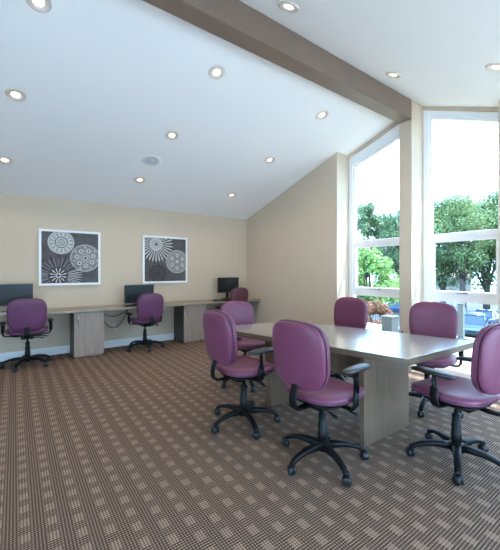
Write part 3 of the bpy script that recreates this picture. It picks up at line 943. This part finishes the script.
cars = [('car_silver_blue', True, 32.0, 11.6, 196, 'silver-blue SUV parked nearest, in the middle of the lower pane of the wide window'),
        ('car_dark', True, 32.5, 8.6, 186, 'dark SUV parked outside, at the right edge of the wide window'),
        ('car_white', False, 31.5, 14.8, 184, 'white car parked outside, mostly behind the chair below the wide window'),
        ('car_blue', False, 39.0, 13.2, 184, 'blue car in the second row of the parking lot, behind the silver-blue one'),
        ('car_white', True, 39.5, 10.2, 180, 'white SUV in the second row of the parking lot, by the right edge'),
        ('car_silver_blue', True, 39.0, 16.6, 176, 'silver-blue SUV in the second row of the parking lot, nearest the column'),
        ('car_blue', False, 41.0, 24.6, 130, 'bright blue car parked far off, seen through the narrow window')]
for c in cars:
    t = make_car(c[0], c[1]); t.location = (c[2], c[3], LOT); t.rotation_euler = (0, 0, R(c[4]))
    tag(t, c[5], 'car', 'parked cars beyond the terrace')

# trees
def tree_mesh(H, crown_r, crown_z0, n_blobs, n_leaf, leaf, seed):
    rd = random.Random(seed)
    bmT = BM()
    trunk_r = 0.035 * H * .6
    top = Vector((rd.uniform(-.4, .4), rd.uniform(-.4, .4), crown_z0 + (H - crown_z0) * .5))
    tube(bmT, [(0, 0, -.2), (top.x * .3, top.y * .3, crown_z0 * .6), (top.x * .7, top.y * .7, crown_z0 * 1.1), tuple(top)], [trunk_r * 1.3, trunk_r, trunk_r * .7, trunk_r * .25], 10)
    blobs = []
    for k in range(n_blobs):
        a = rd.uniform(0, 2 * PI); u = rd.random()
        z = crown_z0 + (H - crown_z0) * (0.08 + .84 * rd.random())
        f = math.sin(PI * min(1, max(0.12, (z - crown_z0) / (H - crown_z0) * .85 + .12)))
        rr = crown_r * f * math.sqrt(u) * .8
        c = Vector((rr * math.cos(a), rr * math.sin(a), z)); br = crown_r * rd.uniform(.22, .38)
        if z + br > H: c.z = H - br
        blobs.append((c, br))
        if k < 12:
            s = Vector((0, 0, crown_z0 * rd.uniform(.65, 1.1)))
            m = (s + c) / 2 + Vector((0, 0, .3))
            tube(bmT, [tuple(s), tuple(m), tuple(c)], [trunk_r * .5, trunk_r * .3, trunk_r * .1], 7)
    verts, faces = [], []
    for k in range(n_leaf):
        c, br = blobs[k % len(blobs)]
        d = Vector((rd.gauss(0, 1), rd.gauss(0, 1), rd.gauss(0, 1))).normalized()
        p = c + d * br * (rd.random() ** .35) * Vector((1, 1, .8)).length / 1.62
        n = (d + Vector((rd.uniform(-.8, .8), rd.uniform(-.8, .8), rd.uniform(-.3, 1)))).normalized()
        s = n.orthogonal().normalized(); q = n.cross(s)
        th = rd.uniform(0, PI); s2 = s * math.cos(th) + q * math.sin(th); q2 = n.cross(s2)
        l = leaf * rd.uniform(.6, 1.3)
        b0 = len(verts)
        verts += [p - s2 * l, p + q2 * l * .45 + n * l * .1, p + s2 * l, p - q2 * l * .45 + n * l * .1]
        faces.append((b0, b0 + 1, b0 + 2, b0 + 3))
    me = bpy.data.meshes.new('crown'); me.from_pydata([tuple(v) for v in verts], [], faces); me.update()
    return bmT, me

protos = {}
def tree(name, kind, px, d, ytop, label, base=LOT, scale_r=1.0, rz=0.0):
    p = at_depth(px, d, base)
    H = CAM_Z + (271 - ytop) * d / F_PX - base
    spec = {'a': ('leaf_a', 13.5, 4.2, 3.2, 46, 16000, .15, 3), 'b': ('leaf_b', 13.5, 4.8, 5.0, 32, 13000, .15, 5),
            'c': ('leaf_c', 6.0, 2.6, 1.6, 22, 6500, .13, 8), 'd': ('leaf_d', 2.6, 1.6, .5, 14, 3500, .09, 11), 'e': ('leaf_a', 13.0, 2.6, 3.0, 30, 7500, .18, 17)}[kind]
    if kind not in protos:
        tb, me = tree_mesh(spec[1], spec[2], spec[3], spec[4], spec[5], spec[6], spec[7])
        t = empty(name); tr = obj('trunk', tb, M['bark'], t, smooth=True)
        me.materials.append(M[spec[0]]); cr = bpy.data.objects.new('crown', me); C.objects.link(cr); cr.parent = t
        protos[kind] = t
    else:
        t = copy_tree(protos[kind]); t.name = name
    s = H / spec[1]
    t.location = p; t.scale = (s * scale_r, s * scale_r, s); t.rotation_euler = (0, 0, rz)
    tag(t, label, 'tree' if kind != 'd' else 'shrub', None if kind in 'cd' else 'tall trees beyond the parking lot')
tree('leafy_tree', 'a', 443, 43, 197, 'tall blue-green tree at the left side of the wide window')
tree('leafy_tree', 'b', 463, 40, 191, 'tall green tree with a forked dark trunk in the middle of the wide window', rz=1.0)
tree('leafy_tree', 'a', 486, 42, 189, 'tall blue-green tree at the right side of the wide window', rz=2.1)
tree('leafy_tree', 'b', 512, 40, 180, 'tall green tree beyond the right edge of the wide window', rz=3.3)
tree('leafy_tree', 'b', 420, 50, 204, 'tall tree standing behind the column between the windows', rz=5.0)
tree('leafy_tree', 'e', 366, 52, 199, 'slim tall tree at the left of the narrow window', scale_r=1.1)
tree('leafy_tree', 'e', 385, 54, 212, 'slim tree in the middle of the narrow window', rz=1.2, scale_r=1.2)
tree('leafy_tree', 'a', 401, 48, 206, 'bushy tree at the column side of the narrow window', rz=.5)
tree('small_tree', 'c', 371, 31, 246, 'small bright green tree low in the narrow window', scale_r=1.15)
tree('flowering_shrub', 'd', 373, 25, 299, 'low rusty pink shrub below the bright green tree')

# pale house behind the trees
p = at_depth(449, 66, LOT)
t = empty('distant_house', p, R(20))
t.scale = (.6, .6, .8)
bm = BM(); box(bm, -4, 4, -6, 6, 0, 5.0); obj('walls', bm, M['stucco'], t)
bm = BM(); prism(bm, [(-4.5, 5.0), (4.5, 5.0), (0, 6.8)], -6.5, 6.5, 'Y'); obj('roof', bm, M['roof'], t)
for k in (-4, -1.3, 1.3, 4):
    for z in (1.0, 3.2):
        bm = BM(); box(bm, -4.04, -3.97, k - .5, k + .5, z, z + 1.1); obj('window', bm, M['carglass'], t)
tag(t, 'pale house with a pinkish roof behind the trees', 'house')

# ------------------------------------------------------------------ light
world = bpy.data.worlds.new('sky'); S.world = world; world.use_nodes = True
nt = world.node_tree; N = nt.nodes; L = nt.links
bg = N['Background']
tc = N.new('ShaderNodeTexCoord'); sp = N.new('ShaderNodeSeparateXYZ'); L.new(tc.outputs['Generated'], sp.inputs[0])
rp = N.new('ShaderNodeValToRGB'); L.new(sp.outputs[2], rp.inputs['Fac'])
rp.color_ramp.elements[0].position = 0.0; rp.color_ramp.elements[0].color = (0.52, 0.76, 1.0, 1)
rp.color_ramp.elements[1].position = 0.7; rp.color_ramp.elements[1].color = (0.34, 0.60, 1.0, 1)
L.new(rp.outputs['Color'], bg.inputs['Color']); bg.inputs['Strength'].default_value = 10.0

sd = bpy.data.lights.new('sun', 'SUN'); sd.energy = 16.0; sd.angle = R(0.6); sd.color = (1.0, 0.95, 0.86)
so = bpy.data.objects.new('sun', sd); C.objects.link(so)
dirs = Vector((0.36, -0.36, 1.0)).normalized()
so.rotation_euler = dirs.to_track_quat('Z', 'Y').to_euler(); so.location = (12, -8, 20)

def portal(loc, rot, sx, sy):
    ld = bpy.data.lights.new('window_portal', 'AREA'); ld.shape = 'RECTANGLE'; ld.size = sx; ld.size_y = sy
    ld.cycles.is_portal = True
    o = bpy.data.objects.new('window_portal', ld); C.objects.link(o); o.location = loc; o.rotation_euler = rot
for (ya, yb) in ((CY1, Y1), (PY1, CY0), (Y3, PY0)):
    portal((XO - .02, (ya + yb) / 2, 1.75), (0, R(90), 0), 3.5, yb - ya)
portal((XL - .12, 1.0, 1.23), (0, R(-90), 0), 2.34, 2.8)
for (a, b) in fo:
    portal(((a + b) / 2, YF - .12, 1.05), (R(90), 0, 0), b - a, 2.0)

# ------------------------------------------------------------------ camera
cd = bpy.data.cameras.new('camera'); cd.sensor_fit = 'HORIZONTAL'; cd.sensor_width = 36.0
cd.lens = 36.0 * F_PX / 500.0; cd.shift_y = -4.0 / 500.0; cd.clip_end = 500
co = bpy.data.objects.new('camera', cd); C.objects.link(co)
co.location = (0, 0, CAM_Z); co.rotation_euler = (R(90), 0, -YAW)
S.camera = co
S.view_settings.view_transform = 'Standard'; S.view_settings.look = 'None'
S.view_settings.gamma = 1.0; S.view_settings.use_curve_mapping = False
S.view_settings.exposure = 0.0
S.cycles.use_denoising = True
S.cycles.max_bounces = 10; S.cycles.diffuse_bounces = 6; S.cycles.glossy_bounces = 4; S.cycles.transparent_max_bounces = 12
S.cycles.sample_clamp_indirect = 8.0
S.cycles.caustics_reflective = False; S.cycles.caustics_refractive = False
